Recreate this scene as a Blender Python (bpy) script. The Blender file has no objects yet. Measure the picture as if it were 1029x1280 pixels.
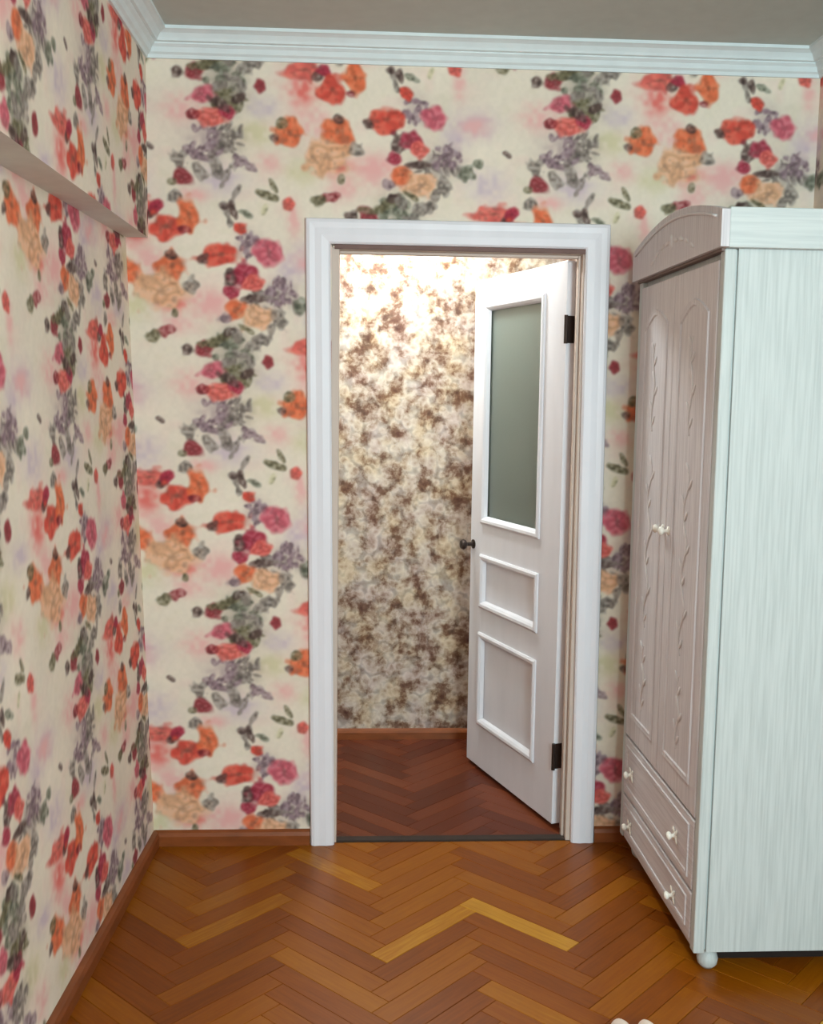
import bpy, bmesh, math, random
import numpy as np
from mathutils import Matrix, Vector

random.seed(4)
scene = bpy.context.scene
COL = scene.collection

# ------------------------------------------------------------------ camera, world, lights, exposure
cam_data = bpy.data.cameras.new('camera')
cam = bpy.data.objects.new('camera', cam_data)
COL.objects.link(cam)
cam_data.sensor_fit = 'HORIZONTAL'
cam_data.sensor_width = 36.0
cam_data.lens = 36.0 * 1300.0 / 1029.0
cam_data.clip_start = 0.02
_R = [[0.998501, 0.007472, 0.054215], [-0.053057, -0.110695, 0.992437], [0.013417, -0.993826, -0.110133]]          # columns: right, down, forward of the camera in the room
_M = Matrix.Identity(4)
for _i in range(3):
    _M[_i][0] = _R[_i][0]
    _M[_i][1] = -_R[_i][1]
    _M[_i][2] = -_R[_i][2]
_M[0][3], _M[1][3], _M[2][3] = 0.0, 0.0, 1.60
cam.matrix_world = _M
scene.camera = cam

world = bpy.data.worlds.new('world')
scene.world = world
world.use_nodes = True
world.node_tree.nodes['Background'].inputs[0].default_value = (0.62, 0.76, 1.0, 1)
world.node_tree.nodes['Background'].inputs[1].default_value = 1.0

scene.view_settings.view_transform = 'Standard'
scene.view_settings.look = 'None'
scene.view_settings.exposure = 0.0
scene.view_settings.gamma = 1.0
scene.view_settings.use_curve_mapping = False


def area_light(name, loc, target, sx, sy, power, color):
    d = bpy.data.lights.new(name, 'AREA')
    d.shape = 'RECTANGLE'
    d.size, d.size_y = sx, sy
    d.energy = power
    d.color = color
    o = bpy.data.objects.new(name, d)
    COL.objects.link(o)
    o.location = loc
    o.rotation_euler = (Vector(target) - Vector(loc)).to_track_quat('-Z', 'Y').to_euler()
    return o


def point_light(name, loc, power, color, radius):
    d = bpy.data.lights.new(name, 'POINT')
    d.energy = power
    d.color = color
    d.shadow_soft_size = radius
    o = bpy.data.objects.new(name, d)
    COL.objects.link(o)
    o.location = loc
    return o


# daylight through the window behind the camera, an added unseen fill light in the room, the lamp of the hallway
area_light('window_daylight', (1.14, -1.35, 1.98), (-.10, 3.4, 1.15), .82, 1.05, 128.0, (0.73, 0.955, 1.0))
point_light('room_fill', (0.25, 0.9, 2.45), 8.0, (1.0, 0.93, 0.80), 0.12)
point_light('hallway_lamp', (0.16, 4.50, 2.55), 74.0, (0.88, 0.97, 0.97), 0.09)

# ------------------------------------------------------------------ helpers
ROOM_BACK, CEIL = 3.60, 2.775
HALL_BACK = 4.75


def srgb(r, g, b):
    f = lambda c: (c / 255 / 12.92) if c / 255 <= 0.04045 else ((c / 255 + 0.055) / 1.055) ** 2.4
    return (f(r), f(g), f(b), 1.0)


def material(name, color, rough=0.6, spec=0.3):
    m = bpy.data.materials.new(name)
    m.use_nodes = True
    p = m.node_tree.nodes['Principled BSDF']
    p.inputs['Base Color'].default_value = color
    p.inputs['Roughness'].default_value = rough
    p.inputs['Specular IOR Level'].default_value = spec
    return m


def nd(m, kind, **kw):
    n = m.node_tree.nodes.new(kind)
    for k, v in kw.items():
        setattr(n, k, v)
    return n


def ln(m, a, b):
    m.node_tree.links.new(a, b)


def ramp(m, stops):
    n = nd(m, 'ShaderNodeValToRGB')
    e = n.color_ramp.elements
    e[0].position, e[0].color = stops[0]
    e[1].position, e[1].color = stops[-1]
    for p, c in stops[1:-1]:
        x = e.new(p)
        x.color = c
    return n


def bump(m, height_socket, strength, dist=0.002):
    b = nd(m, 'ShaderNodeBump')
    b.inputs['Strength'].default_value = strength
    b.inputs['Distance'].default_value = dist
    ln(m, height_socket, b.inputs['Height'])
    ln(m, b.outputs[0], m.node_tree.nodes['Principled BSDF'].inputs['Normal'])


def painted(name, c, rough=0.45, amount=0.05, scale=(6, 6, 6), bump_s=0.15):
    """painted surface with faint uneven colour and brush relief"""
    m = material(name, c, rough)
    tc = nd(m, 'ShaderNodeTexCoord')
    mp = nd(m, 'ShaderNodeMapping')
    mp.inputs['Scale'].default_value = scale
    ns = nd(m, 'ShaderNodeTexNoise')
    ns.inputs['Scale'].default_value = 3.0
    ns.inputs['Detail'].default_value = 6.0
    ln(m, tc.outputs['Object'], mp.inputs['Vector'])
    ln(m, mp.outputs[0], ns.inputs['Vector'])
    lo = tuple(x * (1 - amount) for x in c[:3]) + (1,)
    hi = tuple(min(1, x * (1 + amount)) for x in c[:3]) + (1,)
    rp = ramp(m, [(0.3, lo), (0.7, hi)])
    ln(m, ns.outputs['Fac'], rp.inputs[0])
    ln(m, rp.outputs[0], m.node_tree.nodes['Principled BSDF'].inputs['Base Color'])
    if bump_s:
        bump(m, ns.outputs['Fac'], bump_s)
    return m


def link_mesh(name, me, mat=None, parent=None):
    if mat is not None:
        me.materials.append(mat)
    o = bpy.data.objects.new(name, me)
    COL.objects.link(o)
    if parent is not None:
        o.parent = parent
    return o


def obj(name, bm, mat, parent=None, smooth=False):
    bmesh.ops.recalc_face_normals(bm, faces=bm.faces)
    if smooth:
        for f in bm.faces:
            f.smooth = True
    me = bpy.data.meshes.new(name)
    bm.to_mesh(me)
    bm.free()
    return link_mesh(name, me, mat, parent)


def struct(o, label=None, cat=None):
    o['kind'] = 'structure'
    if label:
        o['label'] = label
    if cat:
        o['category'] = cat
    return o


def empty(name, loc, rz=0.0):
    o = bpy.data.objects.new(name, None)
    o.empty_display_size = 0.1
    COL.objects.link(o)
    o.location = loc
    o.rotation_euler = (0, 0, rz)
    return o


def tag(o, label, cat, group=None):
    o['label'] = label
    o['category'] = cat
    if group:
        o['group'] = group
    return o


def add_box(bm, x0, x1, y0, y1, z0, z1, bevel=0.0, seg=2):
    r = bmesh.ops.create_cube(bm, size=1.0)
    vs = r['verts']
    for v in vs:
        v.co = Vector(((x0 + x1) / 2 + v.co.x * (x1 - x0), (y0 + y1) / 2 + v.co.y * (y1 - y0), (z0 + z1) / 2 + v.co.z * (z1 - z0)))
    if bevel > 0:
        ed = list({e for v in vs for e in v.link_edges})
        bmesh.ops.bevel(bm, geom=ed, offset=bevel, segments=seg, profile=0.5, affect='EDGES')


def box(x0, x1, y0, y1, z0, z1, bevel=0.0, seg=2):
    bm = bmesh.new()
    add_box(bm, x0, x1, y0, y1, z0, z1, bevel, seg)
    return bm


def add_loft(bm, rings, closed_ring=True, caps=True):
    """skin a list of rings of points (each ring the same count)"""
    vr = [[bm.verts.new(p) for p in ring] for ring in rings]
    n = len(vr[0])
    for a, b in zip(vr[:-1], vr[1:]):
        for i in range(n if closed_ring else n - 1):
            j = (i + 1) % n
            bm.faces.new((a[i], a[j], b[j], b[i]))
    if caps:
        bm.faces.new(vr[0][::-1])
        bm.faces.new(vr[-1])


def loft(rings, **kw):
    bm = bmesh.new()
    add_loft(bm, rings, **kw)
    return bm


def add_lathe(bm, prof, axis_o, axis_d, seg=16):
    """revolve (radius, distance) points round the axis"""
    d = Vector(axis_d).normalized()
    u = d.orthogonal().normalized()
    v = d.cross(u)
    o = Vector(axis_o)
    rings = []
    for r, t in prof:
        r = max(r, 1e-4)
        rings.append([o + d * t + (u * math.cos(6.28318 * k / seg) + v * math.sin(6.28318 * k / seg)) * r for k in range(seg)])
    add_loft(bm, rings)


def add_tube(bm, pts, rad, seg=8):
    pts = [Vector(p) for p in pts]
    rings = []
    u = None
    for i, p in enumerate(pts):
        d = (pts[min(i + 1, len(pts) - 1)] - pts[max(i - 1, 0)]).normalized()
        u = d.orthogonal().normalized() if u is None else (u - d * u.dot(d)).normalized()
        v = d.cross(u)
        r = rad[i] if isinstance(rad, (list, tuple)) else rad
        rings.append([p + (u * math.cos(6.28318 * k / seg) + v * math.sin(6.28318 * k / seg)) * r for k in range(seg)])
    add_loft(bm, rings)


def add_blob(bm, c, rx, ry, rz, rot=None, u=10, v=6):
    r = bmesh.ops.create_uvsphere(bm, u_segments=u, v_segments=v, radius=1.0)
    M = Matrix.Translation(c) @ (rot.to_4x4() if rot else Matrix.Identity(4)) @ Matrix.Diagonal((rx, ry, rz, 1))
    bmesh.ops.transform(bm, matrix=M, verts=r['verts'])


# ------------------------------------------------------------------ the printed wallpaper (flat print, carried by the wall meshes)
TW, TH = 1.195, 0.905                 # repeat of the print in metres
RX, RY = 400, 302
PAL = {k: np.array(v) / 255. for k, v in dict(
    red=(222, 78, 64), orange=(234, 112, 72), peach=(236, 178, 138), coral=(230, 104, 94), pink=(212, 96, 112), crim=(176, 54, 74),
    dark=(92, 70, 66), olive=(122, 114, 86), grey=(140, 128, 120), mauve=(148, 122, 130), lav=(204, 184, 196), pwash=(236, 176, 172),
    dred=(152, 56, 62), greeng=(120, 122, 104), yol=(214, 204, 164), cream=(240, 214, 190)).items()}
# kind, colour, u mm, z mm, width mm, height mm, angle: blooms, leaves and washes of one motif of the print
MOTIF = [
    ('wash','pwash',-547,1635,140,99,0),('wash','yol',-308,1557,123,99,0),('wash','pwash',-473,1005,156,74,0),('wash','lav',-427,1402,164,99,0),
    ('wash','pwash',-263,1461,99,82,0),('wash','pwash',-186,1281,49,123,0),('wash','lav',-207,1107,82,90,0),('wash','pwash',-727,2145,111,173,0),
    ('wash','coral',-709,2151,93,99,0),('wash','pwash',-670,2049,111,111,0),('wash','pwash',-476,1898,136,124,0),('wash','lav',-846,2096,111,74,0),
    ('wash','yol',-722,1892,111,99,0),('wash','pwash',-580,1837,111,74,0),('wash','lav',-137,2057,161,111,0),('wash','pwash',-138,2052,111,74,0),
    ('wash','lav',-96,1860,136,111,0),('leaves','greeng',-403,1749,123,156,0),('leaves','grey',-384,1701,99,99,0),('leaves','olive',-390,1661,123,66,0),
    ('leaf','grey',-326,1774,74,49,50),('rose','dred',-503,1751,66,51,0),('leaf','olive',-462,1772,41,29,20),('leaf','dark',-555,1746,49,38,10),
    ('leaves','mauve',-471,1531,140,115,0),('leaves','grey',-390,1540,99,90,0),('leaf','mauve',-360,1468,58,45,-30),('leaf','mauve',-328,1452,49,33,-20),
    ('leaf','grey',-437,1442,45,107,15),('leaf','grey',-406,1418,33,74,-30),('leaf','grey',-490,1430,41,70,30),('leaf','grey',-561,1469,51,66,20),
    ('rose','coral',-444,1608,123,62,0),('rose','pink',-477,1680,70,56,0),('rose','crim',-395,1625,58,53,0),('leaf','dark',-418,1649,90,35,-25),
    ('leaf','dark',-357,1670,49,28,30),('leaf','dred',-512,1613,45,38,0),('rose','dred',-552,1409,70,56,0),('leaf','olive',-588,1396,33,25,0),
    ('leaf','grey',-580,1353,48,41,0),('wash','pwash',-517,1356,107,54,0),('leaf','grey',-379,1361,21,66,-30),('leaf','grey',-410,1302,21,58,18),
    ('leaf','dark',-417,1320,33,25,0),('leaf','greeng',-347,1298,54,21,-28),('leaf','olive',-270,1358,74,28,-18),('leaf','olive',-252,1391,18,49,30),
    ('leaf','yol',-283,1313,18,49,-20),('bud','red',-367,1248,54,41,-20),('leaf','grey',-399,1271,20,49,10),('leaves','mauve',-336,1197,82,90,0),
    ('leaves','grey',-276,1015,132,74,0),('leaves','mauve',-234,1040,99,90,0),('leaf','grey',-185,994,33,58,20),('rose','pink',-271,1169,95,95,0),
    ('poppy','red',-435,1159,136,76,6),('leaf','dark',-492,1148,38,38,0),('leaf','dark',-398,1087,51,71,0),('rose','crim',-354,1096,90,74,0),
    ('rose','coral',-330,1070,66,54,0),('rose','crim',-405,1035,54,41,0),('leaf','dark',-333,1016,90,26,5),('poppy','orange',-385,981,74,66,-20),
    ('rose','peach',-319,952,115,86,0),('leaf','olive',-353,914,66,20,-30),('leaf','grey',-244,948,51,74,20),('leaf','mauve',-430,951,43,36,0),
    ('leaf','grey',-292,880,46,41,0),('leaf','grey',-270,918,33,49,-20),('bud','coral',-201,1330,46,49,0),('bud','dred',-284,1712,43,48,0),
    ('leaf','dark',-658,1511,30,18,-30),('poppy','coral',-707,2216,149,64,3),('leaf','dark',-658,2197,40,32,0),('bud','crim',-642,2221,50,42,0),
    ('poppy','red',-614,2153,104,97,0),('poppy','orange',-536,2193,77,106,10),('leaf','dred',-552,2147,42,27,0),('poppy','orange',-760,2011,104,94,0),
    ('leaf','olive',-786,2044,45,37,20),('leaf','dark',-809,2000,37,27,0),('poppy','orange',-600,2020,104,111,0),('leaf','dark',-595,2061,50,30,-20),
    ('rose','peach',-635,1942,161,119,0),('wash','coral',-602,1906,111,62,0),('leaf','grey',-534,1966,52,54,0),('leaf','dred',-623,1811,64,37,15),
    ('leaf','olive',-668,1793,54,40,20),('leaf','olive',-591,1869,25,30,0),('leaf','olive',-442,1787,87,32,15),('leaf','olive',-503,1768,62,22,-10),
    ('leaf','dark',-412,1812,50,32,20),('leaf','grey',-388,1795,37,50,30),('leaf','dark',-387,2211,25,62,10),('leaf','greeng',-163,1900,57,50,0),
    ('leaf','greeng',-126,1930,45,30,20),
]


def vnoise(nx, ny, seed):
    g = np.random.default_rng(seed).random((ny, nx))
    x = np.arange(RX) / RX * nx
    y = np.arange(RY) / RY * ny
    xi = x.astype(int)
    yi = y.astype(int)
    fx = x - xi
    fy = y - yi
    fx = fx * fx * (3 - 2 * fx)
    fy = fy * fy * (3 - 2 * fy)
    a = g[yi % ny][:, xi % nx]
    b = g[yi % ny][:, (xi + 1) % nx]
    c = g[(yi + 1) % ny][:, xi % nx]
    d = g[(yi + 1) % ny][:, (xi + 1) % nx]
    fx = fx[None, :]
    fy = fy[:, None]
    return (a * (1 - fx) + b * fx) * (1 - fy) + (c * (1 - fx) + d * fx) * fy


def make_print():
    n1, n2, n3, n4, n5 = vnoise(40, 30, 1), vnoise(130, 98, 2), vnoise(26, 20, 3), vnoise(8, 6, 4), vnoise(70, 53, 5)
    img = np.ones((RY, RX, 3)) * np.array([234, 221, 203]) / 255.
    img *= (1 + .05 * (n4 - .5) + .03 * (n2 - .5))[..., None]
    img += (np.clip(n3 - .58, 0, 1) * .5)[..., None] * np.array([.02, -.12, -.06])
    img += (np.clip(n1 - .66, 0, 1) * .5)[..., None] * np.array([-.08, -.06, -.12])
    X = (np.arange(RX) + .5) / RX * TW
    Z = (np.arange(RY) + .5) / RY * TH
    r = np.random.default_rng(11)
    order = {'wash': 0, 'leaves': 1}
    for du, dz in ((0, 0), (.566, .4525)):
        for (k, c, u, z, w, h, a) in sorted(MOTIF, key=lambda e: order.get(e[0], 2)):
            if k == 'leaves':
                subs = [('wash', c, u, z, w * 1.15, h * 1.15, 0)]
                for i in range(26):
                    t = r.random() * 6.283
                    q = np.sqrt(r.random())
                    subs.append(('leaf', c, u + q * w * .5 * np.cos(t), z + q * h * .5 * np.sin(t),
                                 w * (.2 + .2 * r.random()), h * (.10 + .14 * r.random()), r.random() * 180))
            else:
                subs = [(k, c, u, z, w, h, a)]
            for (k2, c2, u2, z2, w2, h2, a2) in subs:
                cu = (u2 / 1000 + du) % TW
                cz = (z2 / 1000 + dz) % TH
                dx = (X - cu + TW / 2) % TW - TW / 2
                dy = (Z - cz + TH / 2) % TH - TH / 2
                R = .8 * max(w2, h2) / 1000 + .012
                ix = np.where(abs(dx) < R)[0]
                iy = np.where(abs(dy) < R)[0]
                if not len(ix) or not len(iy):
                    continue
                gx, gy = np.meshgrid(dx[ix], dy[iy])
                A = np.radians(a2)
                px = (gx * np.cos(A) + gy * np.sin(A)) / (w2 / 2000)
                py = (-gx * np.sin(A) + gy * np.cos(A)) / (h2 / 2000)
                sel = np.ix_(iy, ix)
                N1, N2, N3, N5 = n1[sel], n2[sel], n3[sel], n5[sel]
                rad = np.sqrt(px * px + py * py)
                th = np.arctan2(py, px)
                base = PAL[c2]
                ph = r.random() * 6.28
                col = np.ones(gx.shape + (3,)) * base

                def mix(col, m, other):
                    m = np.clip(m, 0, 1)[..., None]
                    return col * (1 - m) + np.array(other) * m
                if k2 == 'wash':
                    al = np.clip((.42 if k == 'leaves' else .8) * np.exp(-1.3 * rad ** 2) * (.35 + 1.1 * N5), 0, .8)
                elif k2 == 'leaf':
                    e = rad + .7 * (N5 - .5) + .3 * (N2 - .5)
                    al = np.clip((1.1 - e) / .28, 0, 1) * (.6 + .4 * N2)
                    col = mix(col, (N2 - .45) * 1.6, base * .6)
                    col = mix(col, (.42 - N2) * 1.5, base * .6 + .4)
                else:
                    lob = .05 * np.cos(5 * th + ph) + .55 * (N1 - .5) + .30 * (N5 - .5)
                    e = rad * (1 + lob)
                    al = np.clip((1.12 - e) / .32, 0, 1) * .93
                    pet = .5 + .5 * np.cos((3 if k2 == 'poppy' else 5) * th + ph * 2 + 4 * N1)
                    if k2 == 'rose':
                        ring = .5 + .5 * np.cos(rad * 8 + 2 * np.cos(3 * th + ph) + 5 * N1)
                        col = mix(col, (ring - .4) * .6, base * .70)
                        col = mix(col, (.4 - ring) * .9, base * .55 + .42)
                        col = mix(col, (.28 - rad) * 2.0, base * .6)
                    elif k2 == 'poppy':
                        col = mix(col, (pet - .5) * .75, base * .76)
                        col = mix(col, (.45 - pet) * .9, base * .65 + np.array([.34, .30, .24]))
                        col = mix(col, (.26 - np.hypot(px - .05, py - .1)) * 2.6, np.array([.38, .24, .20]))
                        col = mix(col, (e - .82) * 1.2, base * .8)
                    else:
                        col = mix(col, (pet - .5) * .9, base * .66)
                        col = mix(col, (.4 - rad) * 1.2, base * .62)
                    col = mix(col, (N2 - .58) * 1.3, base * .66)
                    col = mix(col, (N5 - .68) * 1.3, np.array([.42, .34, .30]))
                al = al[..., None]
                img[sel] = img[sel] * (1 - al) + np.clip(col, 0, 1) * al
    img = np.clip(img, 0, 1)
    for ax in (0, 1):                                   # the ink bleeds a little
        img = .25 * np.roll(img, 1, ax) + .5 * img + .25 * np.roll(img, -1, ax)
    return np.where(img <= .04045, img / 12.92, ((img + .055) / 1.055) ** 2.4)


PRINT = make_print()


def print_at(u, z):
    x = (u % TW) / TW * RX - .5
    y = (z % TH) / TH * RY - .5
    xi = np.floor(x).astype(int)
    yi = np.floor(y).astype(int)
    fx = (x - xi)[..., None]
    fy = (y - yi)[..., None]
    P = PRINT
    a, b = P[yi % RY, xi % RX], P[yi % RY, (xi + 1) % RX]
    c, d = P[(yi + 1) % RY, xi % RX], P[(yi + 1) % RY, (xi + 1) % RX]
    return (a * (1 - fx) + b * fx) * (1 - fy) + (c * (1 - fx) + d * fx) * fy


def steps(*legs):
    """coordinates along a line: legs of (from, to, step)"""
    out = []
    for a, b, s in legs:
        n = max(1, int(round((b - a) / s)))
        out.append(np.linspace(a, b, n + 1)[:-1])
    out.append(np.array([legs[-1][1]]))
    return np.concatenate(out)


class WallMesh:
    """printed wall faces on a fine grid plus plain faces, in one mesh"""

    def __init__(self):
        self.v, self.f, self.c, self.m, self.n = [], [], [], [], 0

    def grid(self, P, colors, keep=None, flip=False, mat=0):
        a, b = P.shape[:2]
        idx = np.arange(a * b).reshape(a, b) + self.n
        q = np.stack([idx[:-1, :-1], idx[:-1, 1:], idx[1:, 1:], idx[1:, :-1]], -1)
        if flip:
            q = q[..., ::-1]
        q = q[keep] if keep is not None else q.reshape(-1, 4)
        self.v.append(P.reshape(-1, 3))
        self.c.append(colors.reshape(-1, 3))
        self.f.append(q.reshape(-1, 4))
        self.m.append(np.full(len(q.reshape(-1, 4)), mat))
        self.n += a * b

    def quad(self, pts, mat=1):
        self.v.append(np.array(pts, float))
        self.c.append(np.full((4, 3), .6))
        self.f.append(np.arange(4)[None] + self.n)
        self.m.append(np.array([mat]))
        self.n += 4

    def box(self, x0, x1, y0, y1, z0, z1, skip=''):
        F = {'x-': [(x0, y0, z0), (x0, y0, z1), (x0, y1, z1), (x0, y1, z0)], 'x+': [(x1, y0, z0), (x1, y1, z0), (x1, y1, z1), (x1, y0, z1)],
             'y-': [(x0, y0, z0), (x1, y0, z0), (x1, y0, z1), (x0, y0, z1)], 'y+': [(x0, y1, z0), (x0, y1, z1), (x1, y1, z1), (x1, y1, z0)],
             'z-': [(x0, y0, z0), (x0, y1, z0), (x1, y1, z0), (x1, y0, z0)], 'z+': [(x0, y0, z1), (x1, y0, z1), (x1, y1, z1), (x0, y1, z1)]}
        for k, p in F.items():
            if k not in skip.split():
                self.quad(p)

    def build(self, name, mats):
        v, f = np.concatenate(self.v), np.concatenate(self.f)
        me = bpy.data.meshes.new(name)
        me.vertices.add(len(v))
        me.vertices.foreach_set('co', v.astype(np.float32).ravel())
        me.loops.add(f.size)
        me.loops.foreach_set('vertex_index', f.astype(np.int32).ravel())
        me.polygons.add(len(f))
        me.polygons.foreach_set('loop_start', np.arange(0, f.size, 4, dtype=np.int32))
        me.polygons.foreach_set('loop_total', np.full(len(f), 4, dtype=np.int32))
        me.polygons.foreach_set('material_index', np.concatenate(self.m).astype(np.int32))
        at = me.color_attributes.new('print', 'FLOAT_COLOR', 'POINT')
        c = np.ones((len(v), 4), np.float32)
        c[:, :3] = np.concatenate(self.c)
        at.data.foreach_set('color', c.ravel())
        me.update(calc_edges=True)
        me.validate()
        for m in mats:
            me.materials.append(m)
        o = bpy.data.objects.new(name, me)
        COL.objects.link(o)
        return struct(o)


# ------------------------------------------------------------------ materials
M_paper = material('floral_wallpaper', (.8, .75, .7, 1), .8, .2)
_a = nd(M_paper, 'ShaderNodeAttribute', attribute_name='print')
ln(M_paper, _a.outputs['Color'], M_paper.node_tree.nodes['Principled BSDF'].inputs['Base Color'])
_n = nd(M_paper, 'ShaderNodeTexNoise')
_n.inputs['Scale'].default_value = 240
bump(M_paper, _n.outputs['Fac'], .25, .001)
M_plaster = painted('plaster', srgb(216, 216, 212), .8, .04)
M_ceiling = painted('ceiling_paint', srgb(196, 202, 196), .85, .03)
M_cornice = painted('cornice_paint', srgb(224, 234, 236), .6, .03)
M_white = painted('white_door_paint', srgb(234, 232, 238), .38, .03, (4, 4, 1))
M_jamb = painted('cream_jamb_paint', srgb(206, 188, 176), .5, .05, (4, 4, 1))
M_base = painted('brown_varnish', srgb(134, 72, 36), .35, .2, (3, 3, 10))
M_dark = material('dark_hinge_metal', srgb(62, 50, 46), .4, .5)
M_dark.node_tree.nodes['Principled BSDF'].inputs['Metallic'].default_value = .6
M_porcelain = material('white_porcelain', srgb(250, 246, 236), .2, .6)
M_shade_strip = painted('brown_casing_shade', srgb(122, 96, 90), .7, .1)  # shade below the head casing, put into a brown colour
M_under_shade = painted('dark_under_shade', srgb(40, 30, 26), .8, .1)  # near-black colour for the shade under the wardrobe
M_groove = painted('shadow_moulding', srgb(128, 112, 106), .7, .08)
M_gap = painted('dark_gap', srgb(58, 46, 40), .8, .1)


def wood_white(name, c_lo, c_hi, axis):
    """limed wood: pale fibres and pores along one axis"""
    m = material(name, c_hi, .5, .35)
    tc = nd(m, 'ShaderNodeTexCoord')
    mp = nd(m, 'ShaderNodeMapping')
    sc = [150, 150, 150]
    sc[axis] = 5
    mp.inputs['Scale'].default_value = sc
    ns = nd(m, 'ShaderNodeTexNoise')
    ns.inputs['Scale'].default_value = 1.0
    ns.inputs['Detail'].default_value = 4.0
    ln(m, tc.outputs['Object'], mp.inputs['Vector'])
    ln(m, mp.outputs[0], ns.inputs['Vector'])
    rp = ramp(m, [(.3, c_lo), (.62, c_hi)])
    ln(m, ns.outputs['Fac'], rp.inputs[0])
    ln(m, rp.outputs[0], m.node_tree.nodes['Principled BSDF'].inputs['Base Color'])
    bump(m, ns.outputs['Fac'], .3, .001)
    return m


M_wood = wood_white('limed_wood_upright', srgb(186, 194, 193), srgb(203, 210, 209), 2)
M_wood_x = wood_white('limed_wood_lying', srgb(194, 202, 202), srgb(208, 215, 214), 0)
M_front = wood_white('limed_wood_front_upright', srgb(200, 196, 200), srgb(222, 219, 222), 2)
M_front_h = wood_white('limed_wood_front_lying', srgb(200, 196, 200), srgb(222, 219, 222), 1)
M_carve = painted('pale_carving', srgb(224, 221, 222), .5, .05)


def plank_material(name, stops):
    m = material(name, stops[0][1], .34, .28)
    oi = nd(m, 'ShaderNodeObjectInfo')
    tc = nd(m, 'ShaderNodeTexCoord')
    ad = nd(m, 'ShaderNodeVectorMath', operation='MULTIPLY_ADD')
    ml = nd(m, 'ShaderNodeMath', operation='MULTIPLY')
    ml.inputs[1].default_value = 57.0
    cx = nd(m, 'ShaderNodeCombineXYZ')
    ln(m, oi.outputs['Random'], ml.inputs[0])
    ln(m, ml.outputs[0], cx.inputs[0])
    ln(m, ml.outputs[0], cx.inputs[2])
    ad.inputs[1].default_value = (9, 120, 60)
    ln(m, tc.outputs['Object'], ad.inputs[0])
    ln(m, cx.outputs[0], ad.inputs[2])
    ns = nd(m, 'ShaderNodeTexNoise')
    ns.inputs['Scale'].default_value = 1.0
    ns.inputs['Detail'].default_value = 5.0
    ln(m, ad.outputs[0], ns.inputs['Vector'])
    rp = ramp(m, stops)
    sp = nd(m, 'ShaderNodeSeparateColor')
    ln(m, oi.outputs['Color'], sp.inputs[0])
    mm = nd(m, 'ShaderNodeMath', operation='MULTIPLY_ADD')
    mm.inputs[1].default_value = .34
    ln(m, ns.outputs['Fac'], mm.inputs[0])
    sb = nd(m, 'ShaderNodeMath', operation='SUBTRACT')
    sb.inputs[1].default_value = .17
    ln(m, sp.outputs[0], sb.inputs[0])
    ln(m, sb.outputs[0], mm.inputs[2])
    ln(m, mm.outputs[0], rp.inputs[0])
    ln(m, rp.outputs[0], m.node_tree.nodes['Principled BSDF'].inputs['Base Color'])
    bump(m, ns.outputs['Fac'], .12, .001)
    return m


M_plank = plank_material('oak_parquet', [(0, srgb(92, 36, 0)), (.35, srgb(134, 68, 2)), (.65, srgb(158, 94, 6)), (1, srgb(210, 158, 50))])
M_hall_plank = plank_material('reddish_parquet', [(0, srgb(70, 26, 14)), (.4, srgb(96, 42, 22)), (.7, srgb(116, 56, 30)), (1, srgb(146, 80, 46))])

# hallway wallpaper: crowded brown and grey foliage on pale ground
M_hall = material('hallway_foliage_wallpaper', (.7, .65, .6, 1), .8, .2)
_tc = nd(M_hall, 'ShaderNodeTexCoord')
_w = nd(M_hall, 'ShaderNodeTexNoise'); _w.inputs['Scale'].default_value = 9
_wa = nd(M_hall, 'ShaderNodeVectorMath', operation='MULTIPLY_ADD'); _wa.inputs[1].default_value = (.035, .035, .035)
ln(M_hall, _tc.outputs['Object'], _w.inputs['Vector'])
ln(M_hall, _w.outputs['Color'], _wa.inputs[0])
ln(M_hall, _tc.outputs['Object'], _wa.inputs[2])
_v = nd(M_hall, 'ShaderNodeTexVoronoi', feature='SMOOTH_F1'); _v.inputs['Scale'].default_value = 30
_v.inputs['Smoothness'].default_value = .4
ln(M_hall, _wa.outputs[0], _v.inputs['Vector'])
_l = nd(M_hall, 'ShaderNodeTexNoise'); _l.inputs['Scale'].default_value = 15; _l.inputs['Detail'].default_value = 6; _l.inputs['Roughness'].default_value = .62
ln(M_hall, _wa.outputs[0], _l.inputs['Vector'])
_r1 = ramp(M_hall, [(.32, srgb(238, 232, 226)), (.46, srgb(218, 206, 196)), (.54, srgb(184, 164, 150)), (.60, srgb(140, 112, 96)), (.70, srgb(110, 78, 68))])
ln(M_hall, _l.outputs['Fac'], _r1.inputs[0])
_r2 = ramp(M_hall, [(.0, srgb(176, 140, 116)), (.28, srgb(220, 206, 194)), (.55, srgb(240, 234, 226)), (.8, srgb(176, 166, 160))])
ln(M_hall, _v.outputs['Distance'], _r2.inputs[0])
_mx = nd(M_hall, 'ShaderNodeMix', data_type='RGBA', blend_type='MULTIPLY'); _mx.inputs[0].default_value = .75
ln(M_hall, _r1.outputs[0], _mx.inputs[6])
ln(M_hall, _r2.outputs[0], _mx.inputs[7])
_t = nd(M_hall, 'ShaderNodeTexNoise'); _t.inputs['Scale'].default_value = 8
ln(M_hall, _tc.outputs['Object'], _t.inputs['Vector'])
_r3 = ramp(M_hall, [(.35, srgb(255, 246, 228)), (.5, srgb(250, 247, 244)), (.65, srgb(244, 236, 240))])
ln(M_hall, _t.outputs['Fac'], _r3.inputs[0])
_m2 = nd(M_hall, 'ShaderNodeMix', data_type='RGBA', blend_type='MULTIPLY'); _m2.inputs[0].default_value = 1.0
ln(M_hall, _mx.outputs[2], _m2.inputs[6])
ln(M_hall, _r3.outputs[0], _m2.inputs[7])
ln(M_hall, _m2.outputs[2], M_hall.node_tree.nodes['Principled BSDF'].inputs['Base Color'])

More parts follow.
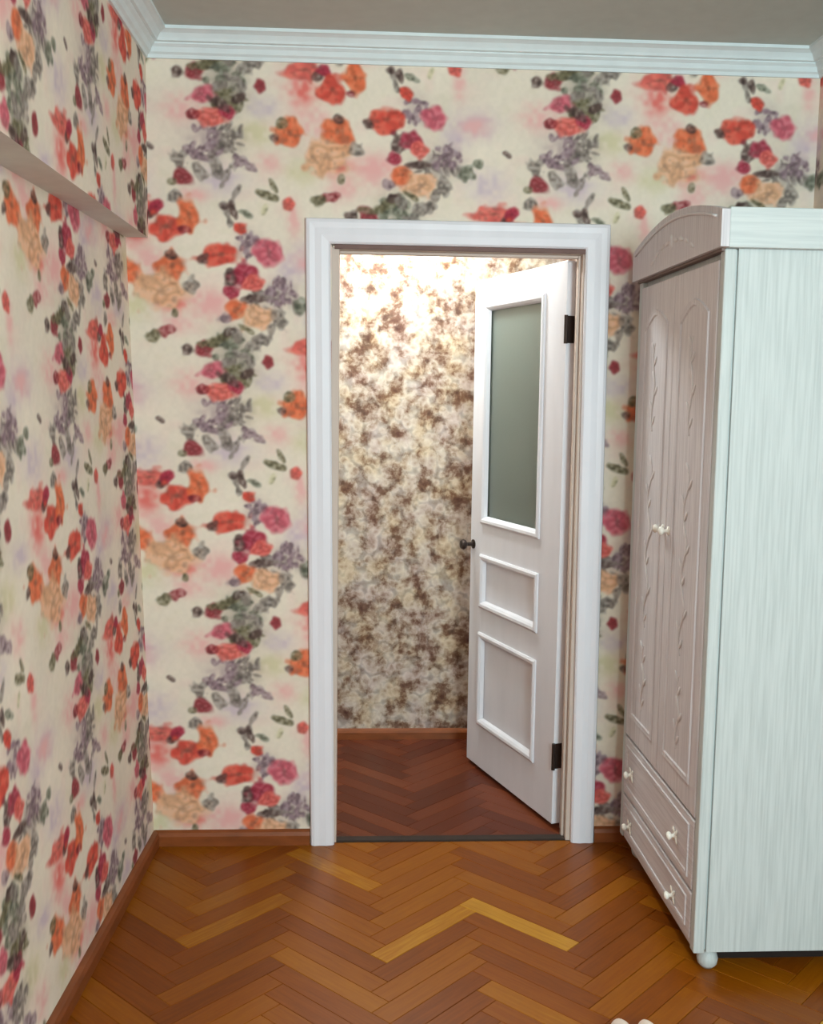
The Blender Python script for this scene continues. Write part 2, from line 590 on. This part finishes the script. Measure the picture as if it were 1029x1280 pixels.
M_glass = material('frosted_glass', srgb(150, 162, 154), .38, .4)
_p = M_glass.node_tree.nodes['Principled BSDF']
_p.inputs['Transmission Weight'].default_value = .55
_n = nd(M_glass, 'ShaderNodeTexNoise'); _n.inputs['Scale'].default_value = 90
bump(M_glass, _n.outputs['Fac'], .3, .002)

# ------------------------------------------------------------------ walls, ceiling
HX0, HX1, HZ = -0.085, 0.79, 2.115           # the doorway in the back wall
LY0, LY1 = 2.115, 1.9

xs = steps((-0.95, HX0, .004), (HX0, HX1, .004), (HX1, 1.65, .004))
zs = steps((0, HZ, .004), (HZ, CEIL + .05, .004))
gx, gz = np.meshgrid(xs, zs)
W = WallMesh()
xm, zm = (xs[:-1] + xs[1:]) / 2, (zs[:-1] + zs[1:]) / 2
keep = ~((xm[None] > HX0) & (xm[None] < HX1) & (zm[:, None] < HZ))
W.grid(np.stack([gx, np.full_like(gx, ROOM_BACK), gz], -1), print_at(gx + .028 * (gz - 1.2), gz), keep)
W.box(-0.95, HX0, ROOM_BACK, ROOM_BACK + .11, 0, CEIL + .05, 'y-')
W.box(HX1, 1.65, ROOM_BACK, ROOM_BACK + .11, 0, CEIL + .05, 'y-')
W.box(HX0, HX1, ROOM_BACK, ROOM_BACK + .11, HZ, CEIL + .05, 'y-')
W.build('wall_back', [M_paper, M_plaster])


def left_low(y, z):
    """face of the left wall below the ledge: it leans back a little towards the top"""
    d = ROOM_BACK - y
    t = z / 2.117
    return (-.705 - .038 * d) * (1 - t) + (-.772 - .045 * d) * t


def left_up(y):
    return -.698 - .011 * (ROOM_BACK - y)


W = WallMesh()
ys = steps((-1.6, 1.8, .04), (1.8, ROOM_BACK, .006))
zs = steps((0, 2.117, .004))
gy, gz = np.meshgrid(ys, zs)
W.grid(np.stack([left_low(gy, gz), gy, gz], -1), print_at(.276 - (ROOM_BACK - gy), gz - .022))
zs = steps((2.117, CEIL + .02, .004))
gy, gz = np.meshgrid(ys, zs)
W.grid(np.stack([left_up(gy), gy, gz], -1), print_at(.276 - (ROOM_BACK - gy), gz - .022))
ya, yb = -1.6, ROOM_BACK
W.quad([(left_low(ya, 2.117), ya, 2.117), (left_low(yb, 2.117), yb, 2.117), (left_up(yb), yb, 2.117), (left_up(ya), ya, 2.117)])
W.quad([(-1.1, ya, 0), (-1.1, ya, CEIL + .02), (-1.1, yb, CEIL + .02), (-1.1, yb, 0)])
for y in (ya, yb):
    W.quad([(-1.1, y, 0), (left_low(y, 0), y, 0), (left_low(y, 2.117), y, 2.117), (-1.1, y, 2.117)])
    W.quad([(-1.1, y, 2.117), (left_up(y), y, 2.117), (left_up(y), y, CEIL + .02), (-1.1, y, CEIL + .02)])
W.quad([(-1.1, ya, CEIL + .02), (left_up(ya), ya, CEIL + .02), (left_up(yb), yb, CEIL + .02), (-1.1, yb, CEIL + .02)])
W.build('wall_left', [M_paper, M_plaster])

W = WallMesh()
RXW = 1.57
ys = steps((-1.6, 2.4, .05), (2.4, ROOM_BACK, .008))
zs = steps((0, 1.9, .03), (1.9, CEIL + .02, .006))
gy, gz = np.meshgrid(ys, zs)
W.grid(np.stack([np.full_like(gy, RXW), gy, gz], -1), print_at(1.55 + ROOM_BACK - gy, gz), flip=True)
W.box(RXW, RXW + .12, -1.6, ROOM_BACK, 0, CEIL + .02, 'x-')
W.build('wall_right', [M_paper, M_plaster])

# rear wall with the window the daylight comes through
bm = bmesh.new()
add_box(bm, -1.1, .25, -1.72, -1.6, 0, CEIL + .02)
add_box(bm, 1.60, 1.65, -1.72, -1.6, 0, CEIL + .02)
add_box(bm, .25, 1.60, -1.72, -1.6, 0, .85)
add_box(bm, .25, 1.60, -1.72, -1.6, 2.40, CEIL + .02)
struct(obj('wall_rear', bm, M_plaster))
win = struct(obj('window_1', box(.25, 1.60, -1.71, -1.65, .85, .91, .004), M_white))
for b in ((.25, .31, .91, 2.34), (1.54, 1.60, .91, 2.34), (.895, .955, .91, 2.34), (.25, 1.60, 2.34, 2.40)):
    obj('window_frame', box(b[0], b[1], -1.71, -1.65, b[2], b[3], .004), M_white, win)
mg = material('window_glass', (1, 1, 1, 1), .0)
mg.node_tree.nodes['Principled BSDF'].inputs['Transmission Weight'].default_value = 1.0
for x0, x1 in ((.31, .895), (.955, 1.54)):
    obj('window_pane', box(x0, x1, -1.684, -1.680, .91, 2.34), mg, win)

struct(obj('ceiling', box(-1.1, 1.65, -1.72, ROOM_BACK + .11, CEIL, CEIL + .12), M_ceiling))


# cornice: a stepped profile (projection, height) mitred round the room
PROF = [(0, -.082), (.008, -.082), (.012, -.072), (.020, -.066), (.026, -.052), (.036, -.044), (.036, -.040), (.046, -.038), (.050, -.030), (.060, -.018), (.072, -.012), (.078, -.010), (.078, .004), (0, .004)]
L0, L1 = left_up(ROOM_BACK), left_up(-1.6)
ring = lambda pts: pts
struct(obj('trim_1', loft([[(L0 + p, ROOM_BACK - p, CEIL + z) for p, z in PROF], [(RXW - p, ROOM_BACK - p, CEIL + z) for p, z in PROF]]), M_cornice))
struct(obj('trim_2', loft([[(L0 + p, ROOM_BACK - p, CEIL + z) for p, z in PROF], [(L1 + p, -1.6 + p, CEIL + z) for p, z in PROF]]), M_cornice))
struct(obj('trim_3', loft([[(RXW - p, ROOM_BACK - p, CEIL + z) for p, z in PROF], [(RXW - p, -1.6 + p, CEIL + z) for p, z in PROF]]), M_cornice))

# baseboards
BB = [(-.004, 0), (.020, 0), (.020, .036), (.014, .048), (.004, .054), (-.004, .054)]
lb = lambda y: left_low(y, 0)
struct(obj('baseboard_left', loft([[(lb(ROOM_BACK - .001) + p, ROOM_BACK - max(p, .001), z) for p, z in BB], [(lb(-1.59) + p, -1.59, z) for p, z in BB]]), M_base))
struct(obj('baseboard_back', loft([[(lb(ROOM_BACK) + max(p, 0), ROOM_BACK - p, z) for p, z in BB], [(-.153, ROOM_BACK - p, z) for p, z in BB]]), M_base))
struct(obj('baseboard_back', loft([[(.876, ROOM_BACK - p, z) for p, z in BB], [(RXW - .001, ROOM_BACK - p, z) for p, z in BB]]), M_base))
struct(obj('baseboard_right', loft([[(RXW - p, 2.66, z) for p, z in BB], [(RXW - p, -1.59, z) for p, z in BB]]), M_base))

# ------------------------------------------------------------------ hallway shell
W = WallMesh()
struct(obj('wall_hallway_back', box(-1.0, 1.6, HALL_BACK, HALL_BACK + .1, 0, 2.9), M_hall))
struct(obj('wall_hallway_left', box(-1.1, -1.0, ROOM_BACK + .11, HALL_BACK + .1, 0, 2.9), M_hall))
struct(obj('wall_hallway_right', box(1.5, 1.6, ROOM_BACK + .11, HALL_BACK, 0, 2.9), M_hall))
struct(obj('ceiling', box(-1.1, 1.6, ROOM_BACK + .11, HALL_BACK + .1, 2.78, 2.9), M_ceiling))
struct(obj('baseboard_hallway', loft([[(-1.0, HALL_BACK - p, z * .9) for p, z in BB], [(1.5, HALL_BACK - p, z * .9) for p, z in BB]]), M_base))


# ------------------------------------------------------------------ herringbone parquet
PL, PW = .406, .0677
CY = math.sqrt(.5)


def clip(poly, axis, val, keep_less):
    out = []
    for i in range(len(poly)):
        a, b = poly[i], poly[(i + 1) % len(poly)]
        ia = (a[axis] <= val) == keep_less
        ib = (b[axis] <= val) == keep_less
        if ia:
            out.append(a)
        if ia != ib:
            t = (val - a[axis]) / (b[axis] - a[axis])
            out.append((a[0] + (b[0] - a[0]) * t, a[1] + (b[1] - a[1]) * t))
    return out


def plank_list(x0, x1, y0, y1, px, py):
    """herringbone planks as (outline, centre, angle) clipped to a rectangle"""
    res = []
    for n in range(-70, 90):
        for k in range(-8, 9):
            for vert in (0, 1):
                ox, oy = n * PW + k * PL, n * PW - k * PL
                q = [(0, 0), (PL, 0), (PL, PW), (0, PW)] if not vert else [(0, PW), (PW, PW), (PW, PW + PL), (0, PW + PL)]
                q = [((ox + a - oy - b) * CY + px, (ox + a + oy + b) * CY + py) for a, b in q]
                if max(p[0] for p in q) < x0 or min(p[0] for p in q) > x1 or max(p[1] for p in q) < y0 or min(p[1] for p in q) > y1:
                    continue
                c = (sum(p[0] for p in q) / 4, sum(p[1] for p in q) / 4)
                r = q
                for ax, v, less in ((0, x0, False), (0, x1, True), (1, y0, False), (1, y1, True)):
                    if r:
                        r = clip(r, ax, v, less)
                if len(r) < 3:
                    continue
                area = abs(sum(r[i][0] * r[(i + 1) % len(r)][1] - r[(i + 1) % len(r)][0] * r[i][1] for i in range(len(r)))) / 2
                if area > 4e-4:
                    res.append((r, c, math.radians(135 if vert else 45), len(r) == 4 and area > PL * PW * .999))
    return res


def add_plank(bm, poly, z):
    """slab with eased upper edges, shrunk a little so that the joints show as grooves"""
    c = Vector((sum(p[0] for p in poly) / len(poly), sum(p[1] for p in poly) / len(poly)))
    def inset(d):
        out = []
        n = len(poly)
        for i in range(n):
            p, a, b = Vector(poly[i]), Vector(poly[i - 1]), Vector(poly[(i + 1) % n])
            e1, e2 = (a - p).normalized(), (b - p).normalized()
            bis = e1 + e2
            s = max(.25, abs(e1.x * e2.y - e1.y * e2.x))
            q = p + bis * (d / s) if bis.length > .05 else p + (c - p).normalized() * d
            out.append(q)
        return out
    a, b = inset(.0006), inset(.0016)
    bottom = [bm.verts.new((p.x, p.y, z - .012)) for p in a]
    mid = [bm.verts.new((p.x, p.y, z - .0012)) for p in a]
    top = [bm.verts.new((p.x, p.y, z)) for p in b]
    n = len(poly)
    for lo, hi in ((bottom, mid), (mid, top)):
        for i in range(n):
            j = (i + 1) % n
            bm.faces.new((lo[i], lo[j], hi[j], hi[i]))
    bm.faces.new(top)


LIGHT_SPOTS = [(0.54, 3.01, 0.8), (0.25, 2.94, 0.72), (-0.01, 3.41, 0.68), (-0.37, 3.1, 0.66), (-0.36, 3.25, 0.6), (0.42, 2.56, 0.62), (1.26, 2.6, 0.95), (-0.41, 2.7, 0.2), (0.69, 3.29, 0.25), (-0.2, 2.7, 0.58)]   # planks that are paler than the rest: x, y, tone


def lay_parquet(floor_obj, planks, mat, spots, base, spread):
    full = {}
    tone = {(sx, sy): min((p[1] for p in planks), key=lambda c: (c[0] - sx) ** 2 + (c[1] - sy) ** 2) for sx, sy, v in spots}
    for poly, c, ang, whole in planks:
        if whole:
            ca, sa = math.cos(-ang), math.sin(-ang)
            key = round(math.degrees(ang))
            if key not in full:
                bm = bmesh.new()
                add_plank(bm, [(-PL / 2, -PW / 2), (PL / 2, -PW / 2), (PL / 2, PW / 2), (-PL / 2, PW / 2)], 0)
                bmesh.ops.recalc_face_normals(bm, faces=bm.faces)
                full[key] = bpy.data.meshes.new('plank')
                bm.to_mesh(full[key])
                bm.free()
                full[key].materials.append(mat)
            me = full[key]
        else:
            bm = bmesh.new()
            ca, sa = math.cos(-ang), math.sin(-ang)
            loc = [((p[0] - c[0]) * ca - (p[1] - c[1]) * sa, (p[0] - c[0]) * sa + (p[1] - c[1]) * ca) for p in poly]
            add_plank(bm, loc, 0)
            bmesh.ops.recalc_face_normals(bm, faces=bm.faces)
            me = bpy.data.meshes.new('plank')
            bm.to_mesh(me)
            bm.free()
            me.materials.append(mat)
        o = bpy.data.objects.new('plank', me)
        o.location = (c[0], c[1], random.uniform(-.0006, 0))
        o.rotation_euler = (0, 0, ang)
        t = min(1, max(0, base + random.uniform(-spread, spread)))
        for sx, sy, v in spots:
            if (sx, sy) in tone and tone[(sx, sy)] == c:
                t = v
        o.color = (t, t, t, 1)
        o.parent = floor_obj
        COL.objects.link(o)


SPLIT = 1.75
floor = struct(obj('floor', box(-1.1, 1.65, -1.72, ROOM_BACK, -.06, -.011), M_gap))
near = plank_list(-.88, RXW, SPLIT, ROOM_BACK + .002, .1, 3.37)
lay_parquet(floor, near, M_plank, LIGHT_SPOTS, .36, .15)
bm = bmesh.new()
for poly, c, ang, whole in plank_list(-.9, RXW, -1.6, SPLIT, .1, 3.37):
    add_plank(bm, poly, 0)
rest = obj('parquet_field', bm, M_plank, floor)
rest['kind'] = 'stuff'
rest.color = (.42, .42, .42, 1)
hall_floor = struct(obj('floor', box(-1.1, 1.6, ROOM_BACK, HALL_BACK, -.06, -.011), M_gap))
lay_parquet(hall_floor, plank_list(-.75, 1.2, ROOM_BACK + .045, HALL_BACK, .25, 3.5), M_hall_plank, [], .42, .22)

# ------------------------------------------------------------------ door frame
trim = struct(empty('trim_4', (0, 0, 0)))
CP = [(0, 0), (0, .016), (.006, .022), (.030, .026), (.052, .024), (.070, .026), (.080, .022), (.084, .014), (.084, 0)]   # (away from opening, proud of wall)
XI0, XI1, ZI = -.078, .779, 2.108
XB0, XB1 = -.066, .791
yy = lambda t: ROOM_BACK - t
obj('casing', loft([[(XB0 - a, yy(t), 0) for a, t in CP], [(XI0 - a - .012, yy(t), ZI + a) for a, t in CP]]), M_white, trim)
obj('casing', loft([[(XB1 + a, yy(t), 0) for a, t in CP], [(XI1 + a, yy(t), ZI + a) for a, t in CP]]), M_white, trim)
obj('casing', loft([[(XI0 - a - .012, yy(t), ZI + a) for a, t in CP], [(XI1 + a, yy(t), ZI + a) for a, t in CP]]), M_white, trim)
for x0, x1 in ((HX0 - .001, HX0 + .026), (HX1 - .016, HX1 + .001)):
    obj('jamb', box(x0, x1, ROOM_BACK + .001, ROOM_BACK + .115, 0, 2.10, .002), M_jamb, trim)
obj('jamb', box(HX0 + .026, HX1 - .016, ROOM_BACK + .001, ROOM_BACK + .115, 2.092, HZ + .001, .002), M_jamb, trim)
obj('door_stop', box(HX1 - .026, HX1 - .016, ROOM_BACK + .03, ROOM_BACK + .055, 0, 2.092, .002), M_jamb, trim)
obj('door_stop', box(HX0 + .026, HX1 - .026, ROOM_BACK + .03, ROOM_BACK + .055, 2.082, 2.092, .002), M_jamb, trim)
obj('shade_strip', box(HX0 + .010, HX1 - .008, ROOM_BACK - .012, ROOM_BACK + .0005, 2.093, 2.1075, .001), M_shade_strip, trim)['label'] = 'brown strip painted as the shade under the top casing'  # added strip; its brown stands for the shade line below the casing
obj('threshold', box(HX0 + .026, HX1 - .016, ROOM_BACK + .006, ROOM_BACK + .044, -.01, .006, .003), M_gap, trim)

# ------------------------------------------------------------------ door leaf, swung into the hallway
# local frame: x along the leaf from the hinge, y = thickness (0 = face towards the room), z up
door = struct(empty('door_1', (.743, 3.705, 0), math.atan2(.9492, -.3147)),
              'white door with frosted glass pane and two lower panels, swung open into the hallway', 'door')
LW, T = .770, .040
Z0, Z1 = .018, 2.085
# after the rotation the leaf's visible face is at local y = +0; the body goes to negative y
SP = [(.165, .655, 1.085, 1.975), (.165, .655, .725, .930), (.165, .655, .215, .595)]    # glass, middle, low openings
bm = bmesh.new()
add_box(bm, 0, .165, -T, 0, Z0, Z1, .002)
add_box(bm, .655, LW, -T, 0, Z0, Z1, .002)
for z0, z1 in ((Z0, .215), (.595, .725), (.930, 1.085), (1.975, Z1)):
    add_box(bm, .163, .657, -T, -.0004, z0, z1)
obj('leaf_frame', bm, M_white, door)
gl = obj('glass_pane', box(.160, .660, -.023, -.017, 1.080, 1.980), M_glass, door)
gl['label'] = 'grey-green frosted glass pane'
for (a, b, z0, z1) in SP[1:]:
    bm = box(a - .003, b + .003, -.028, -.014, z0 - .003, z1 + .003)
    obj('door_panel', bm, M_white, door)
MP = [(-.012, 0), (-.012, .005), (-.004, .010), (.006, .009), (.014, .002), (.020, -.012), (.006, -.012), (0, -.002)]   # moulding: (into opening, proud)
for (a, b, z0, z1) in SP:
    for side in (1, -1):
        yf = (lambda p: p) if side == 1 else (lambda p: -T - p)
        bm = bmesh.new()
        cor = lambda q: [(a + q, z0 + q), (b - q, z0 + q), (b - q, z1 - q), (a + q, z1 - q)]
        rings = []
        for i in range(5):
            rings.append([(cor(q)[i % 4][0], yf(p), cor(q)[i % 4][1]) for q, p in MP])
        add_loft(bm, rings, caps=False)
        bmesh.ops.remove_doubles(bm, verts=bm.verts, dist=1e-5)
        obj('panel_moulding', bm, M_white, door)
for zc in (1.845, .280):
    bm = box(-.004, -.0005, -T + .002, -.002, zc - .048, zc + .048, .001)
    add_lathe(bm, [(.0001, -.05), (.007, -.05), (.007, .05), (.0001, .05)], (-.006, .004, zc), (0, 0, 1), 10)
    h = obj('hinge', bm, M_dark, door)
    h['label'] = 'dark metal hinge'
KN = [(.0001, 0), (.020, 0), (.020, .005), (.009, .008), (.008, .034), (.019, .040), (.023, .050), (.017, .060), (.0001, .062)]
bm = box(LW - .0015, LW + .002, -T + .008, -.008, .93, 1.02, .0008)
add_lathe(bm, KN, (LW - .030, -.001, .975), (0, 1, 0), 14)
add_lathe(bm, KN, (LW - .030, -T + .001, .975), (0, -1, 0), 14)
h = obj('door_handle', bm, M_dark, door)
h['label'] = 'dark metal door knobs and latch plate'

# ------------------------------------------------------------------ wardrobe
WX, WY = .95, 3.105
wardrobe = tag(empty('wardrobe', (WX, WY, 0)),
               'tall white limed-wood wardrobe with arched top, two doors and two drawers, against right wall', 'wardrobe')
def wb(x0, x1, y0, y1, z0, z1, bev=0.0, seg=2):
    return box(x0 - WX, x1 - WX, y0 - WY, y1 - WY, z0, z1, bev, seg)
YN, YF = 2.697, 3.513
obj('carcass', wb(.968, 1.545, YN + .010, YF - .010, .075, 1.99), M_wood, wardrobe)
obj('side_panel', wb(.986, 1.55, YN, YN + .014, .072, 1.992, .001), M_wood, wardrobe)
obj('side_panel', wb(.986, 1.55, YF - .014, YF, .072, 1.992, .001), M_wood, wardrobe)
for y0, y1 in ((YN, YN + .034), (YF - .034, YF)):
    obj('corner_post', wb(.950, .981, y0, y1, .068, 1.992, .004), M_wood, wardrobe)
obj('shade_block', wb(1.050, 1.53, YN + .095, YF - .095, 0, .080), M_under_shade, wardrobe)['label'] = 'dark block behind the bun feet, added as the shade under the wardrobe'  # added block; its dark colour stands for the shade beneath the wardrobe
obj('plinth_rail', wb(.956, .985, YN + .034, YF - .034, .068, .088, .002), M_front_h, wardrobe)


def frame_strip(bm, x, y0, y1, z0, z1, w, t, arch=0.0):
    """raised moulding round a panel on the wardrobe's front (front faces -x); the top may arch"""
    prof = [(0, 0), (.15 * w, t), (.5 * w, t * .75), (.85 * w, t * .9), (w, 0)]
    path = []
    path += [(y0, z0), (y1, z0)]
    N = 8 if arch else 1
    for i in range(N + 1):
        s = i / N
        path.append((y1 + (y0 - y1) * s, z1 + arch * math.sin(math.pi * s)))
    cy, cz = (y0 + y1) / 2, (z0 + z1) / 2
    rings = []
    for i in range(len(path) + 1):
        y, z = path[i % len(path)]
        hy, hz = abs(y - cy), abs(z - cz)
        rings.append([(x - p - WX, cy + (y - cy) * (1 - q / max(hy, .06)) - WY, cz + (z - cz) * (1 - q / max(hz, .06))) for q, p in prof])
    add_loft(bm, rings, closed_ring=False, caps=False)


def vine(bm, x, yc, z0, z1, amp, n):
    """low carved stem with leaves up the middle of a panel"""
    pts = []
    for i in range(49):
        t = i / 48
        pts.append((x - .001 - WX, yc - WY + amp * math.sin(t * n * math.pi), z0 + (z1 - z0) * t))
    add_tube(bm, pts, [.0022 * (.5 + math.sin(math.pi * (i / 48) ** .8)) for i in range(49)], 6)
    for k in range(2 * n):
        t = (k + .5) / (2 * n)
        sgn = 1 if k % 2 else -1
        c = Vector((x - .001 - WX, yc - WY + amp * math.sin(t * n * math.pi) + sgn * .016, z0 + (z1 - z0) * t + .012))
        add_blob(bm, c, .0025, .0075, .020, Matrix.Rotation(-sgn * .7, 3, 'X'), 8, 5)


XD = .948
for (y0, y1, ky, lab) in ((YN + .037, WY - .0015, WY - .030, 'near'), (WY + .0015, YF - .037, WY + .030, 'far')):
    d = obj('cabinet_door', wb(XD, .968, y0, y1, .446, 1.968, .003), M_front, wardrobe)
    bm = bmesh.new()
    frame_strip(bm, XD, y0 + .055, y1 - .055, .52, 1.84, .020, .0045, .045)
    obj('panel_moulding', bm, M_front, d, smooth=False)
    bm = bmesh.new()
    yc = (y0 + y1) / 2
    vine(bm, XD, yc, .86, 1.42, .020, 6)
    vine(bm, XD, yc, 1.50, 1.78, .012, 3)
    vine(bm, XD, yc, .58, .80, .012, 3)
    cv = obj('carving', bm, M_carve, d, smooth=True)
    cv['label'] = 'pale carved vine'
    bm = bmesh.new()
    add_lathe(bm, [(.0001, -.001), (.013, -.001), (.013, .003), (.006, .006), (.005, .014), (.012, .019), (.014, .025), (.009, .031), (.0001, .032)],
              (XD - WX, ky - WY, 1.207), (-1, 0, 0), 16)
    k = obj('knob', bm, M_porcelain, d, smooth=True)
    k['label'] = 'white porcelain knob'
for z0, z1, kz in ((.236, .436, .330), (.092, .226, .146)):
    d = obj('drawer', wb(XD, .968, YN + .037, YF - .037, z0, z1, .003), M_front_h, wardrobe)
    bm = bmesh.new()
    frame_strip(bm, XD, YN + .070, YF - .070, z0 + .022, z1 - .022, .014, .004)
    obj('panel_moulding', bm, M_front_h, d)
    for ky in (2.885, 3.375):
        bm = bmesh.new()
        add_lathe(bm, [(.0001, -.001), (.012, -.001), (.012, .003), (.006, .006), (.005, .013), (.011, .017), (.013, .022), (.008, .028), (.0001, .029)],
                  (XD - WX, ky - WY, kz), (-1, 0, 0), 16)
        for q in range(4):
            a = math.pi / 4 + q * math.pi / 2
            add_blob(bm, Vector((XD - .003 - WX, ky - WY + .017 * math.cos(a), kz + .017 * math.sin(a))), .003, .013, .007, Matrix.Rotation(a, 3, 'X'), 8, 5)
        k = obj('knob', bm, M_porcelain, d, smooth=True)
        k['label'] = 'white porcelain knob with four-leaf backplate'
# crown: lying box with an arched board on its front
CY0, CY1 = 2.676, 3.534
obj('crown_box', wb(.952, 1.555, CY0, CY1, 1.992, 2.094, .003), M_wood_x, wardrobe)
arch = []
for i in range(25):
    s = i / 24
    y = CY0 + (CY1 - CY0) * s
    arch.append((y, 2.088 + .062 * math.sin(math.pi * s) ** .9))
poly = [(CY0, 1.994)] + arch + [(CY1, 1.994)]
bm = loft([[(.930 - WX, y - WY, z) for y, z in poly], [(.952 - WX, y - WY, z) for y, z in poly]])
obj('arched_crown_board', bm, M_front, wardrobe)
bm = bmesh.new()
add_tube(bm, [(.928 - WX, y - WY, z - .022) for y, z in arch[1:-1]], .004, 6)
for sgn in (-1, 1):
    for i in range(4):
        add_blob(bm, Vector((.930 - WX, sgn * (.042 + .050 * i), 2.066 - .004 * i * i)), .003, .022, .007, Matrix.Rotation(-sgn * .18 * (1 + i * .3), 3, 'X'), 8, 5)
add_blob(bm, Vector((.930 - WX, 0, 2.068)), .006, .014, .022)
obj('carving', bm, M_carve, wardrobe, smooth=True)
obj('crown_groove', wb(.942, .962, YN + .004, YF - .004, 1.986, 1.9935), M_groove, wardrobe)
for fx, fy in ((1.010, 2.752), (1.010, 3.458), (1.49, 2.752), (1.49, 3.458)):
    bm = bmesh.new()
    add_lathe(bm, [(.0001, 0), (.016, 0), (.027, .012), (.030, .028), (.025, .044), (.017, .052), (.022, .058), (.026, .066), (.026, .076), (.0001, .076)],
              (fx - WX, fy - WY, 0), (0, 0, 1), 18)
    obj('bun_foot', bm, M_wood, wardrobe, smooth=True)

# ------------------------------------------------------------------ slippers peeking in at the lower edge
M_slip = painted('pale_slipper_cloth', srgb(238, 222, 210), .8, .06)
M_sole = painted('slipper_sole', srgb(196, 176, 160), .8, .05)


def slipper(x, ytip, width, rz, label):
    """slipper with its toe pointing away from the camera"""
    o = tag(empty('slipper', (x, ytip, 0), rz), label, 'slipper', 'pair of pale slippers')
    L = .245
    rings = []
    out = []
    for i in range(40):
        a = 2 * math.pi * i / 40
        cx, sy = math.cos(a), math.sin(a)
        w = width / 2 * (1.0 if sy > 0 else .9)
        out.append((w * math.copysign(abs(cx) ** .8, cx), -L / 2 + L / 2 * math.copysign(abs(sy) ** .85, sy)))
    obj('sole', loft([[(p[0] * .97, p[1], 0) for p in out], [(p[0], p[1], .004) for p in out], [(p[0], p[1], .012) for p in out]]), M_sole, o)
    rings = []
    for i in range(12):                      # toe cap, open towards the heel
        t = i / 11
        y = -.001 - .135 * t
        hw = width / 2 * min(1.0, (1 - (1 - min(1, t / .45)) ** 2) ** .5 + .02)
        hh = .016 + .030 * min(1.0, (1 - (1 - min(1, t / .6)) ** 2) ** .5)
        rings.append([(-hw * math.cos(math.pi * k / 12), y, .011 + hh * math.sin(math.pi * k / 12)) for k in range(13)])
    bm = bmesh.new()
    add_loft(bm, rings, closed_ring=False, caps=False)
    up = obj('toe_cap', bm, M_slip, o, smooth=True)
    s = up.modifiers.new('thickness', 'SOLIDIFY')
    s.thickness = .004
    s.offset = 1
    obj('insole', loft([[(p[0] * .94, -L / 2 + (p[1] + L / 2) * .97, .011) for p in out], [(p[0] * .94, -L / 2 + (p[1] + L / 2) * .97, .015) for p in out]]), M_slip, o)


slipper(.676, 2.450, .064, -.05, 'pale rounded slipper toe at the lower edge of view, larger left one')
slipper(.738, 2.444, .054, .05, 'pale rounded slipper toe at the lower edge of view, smaller right one')
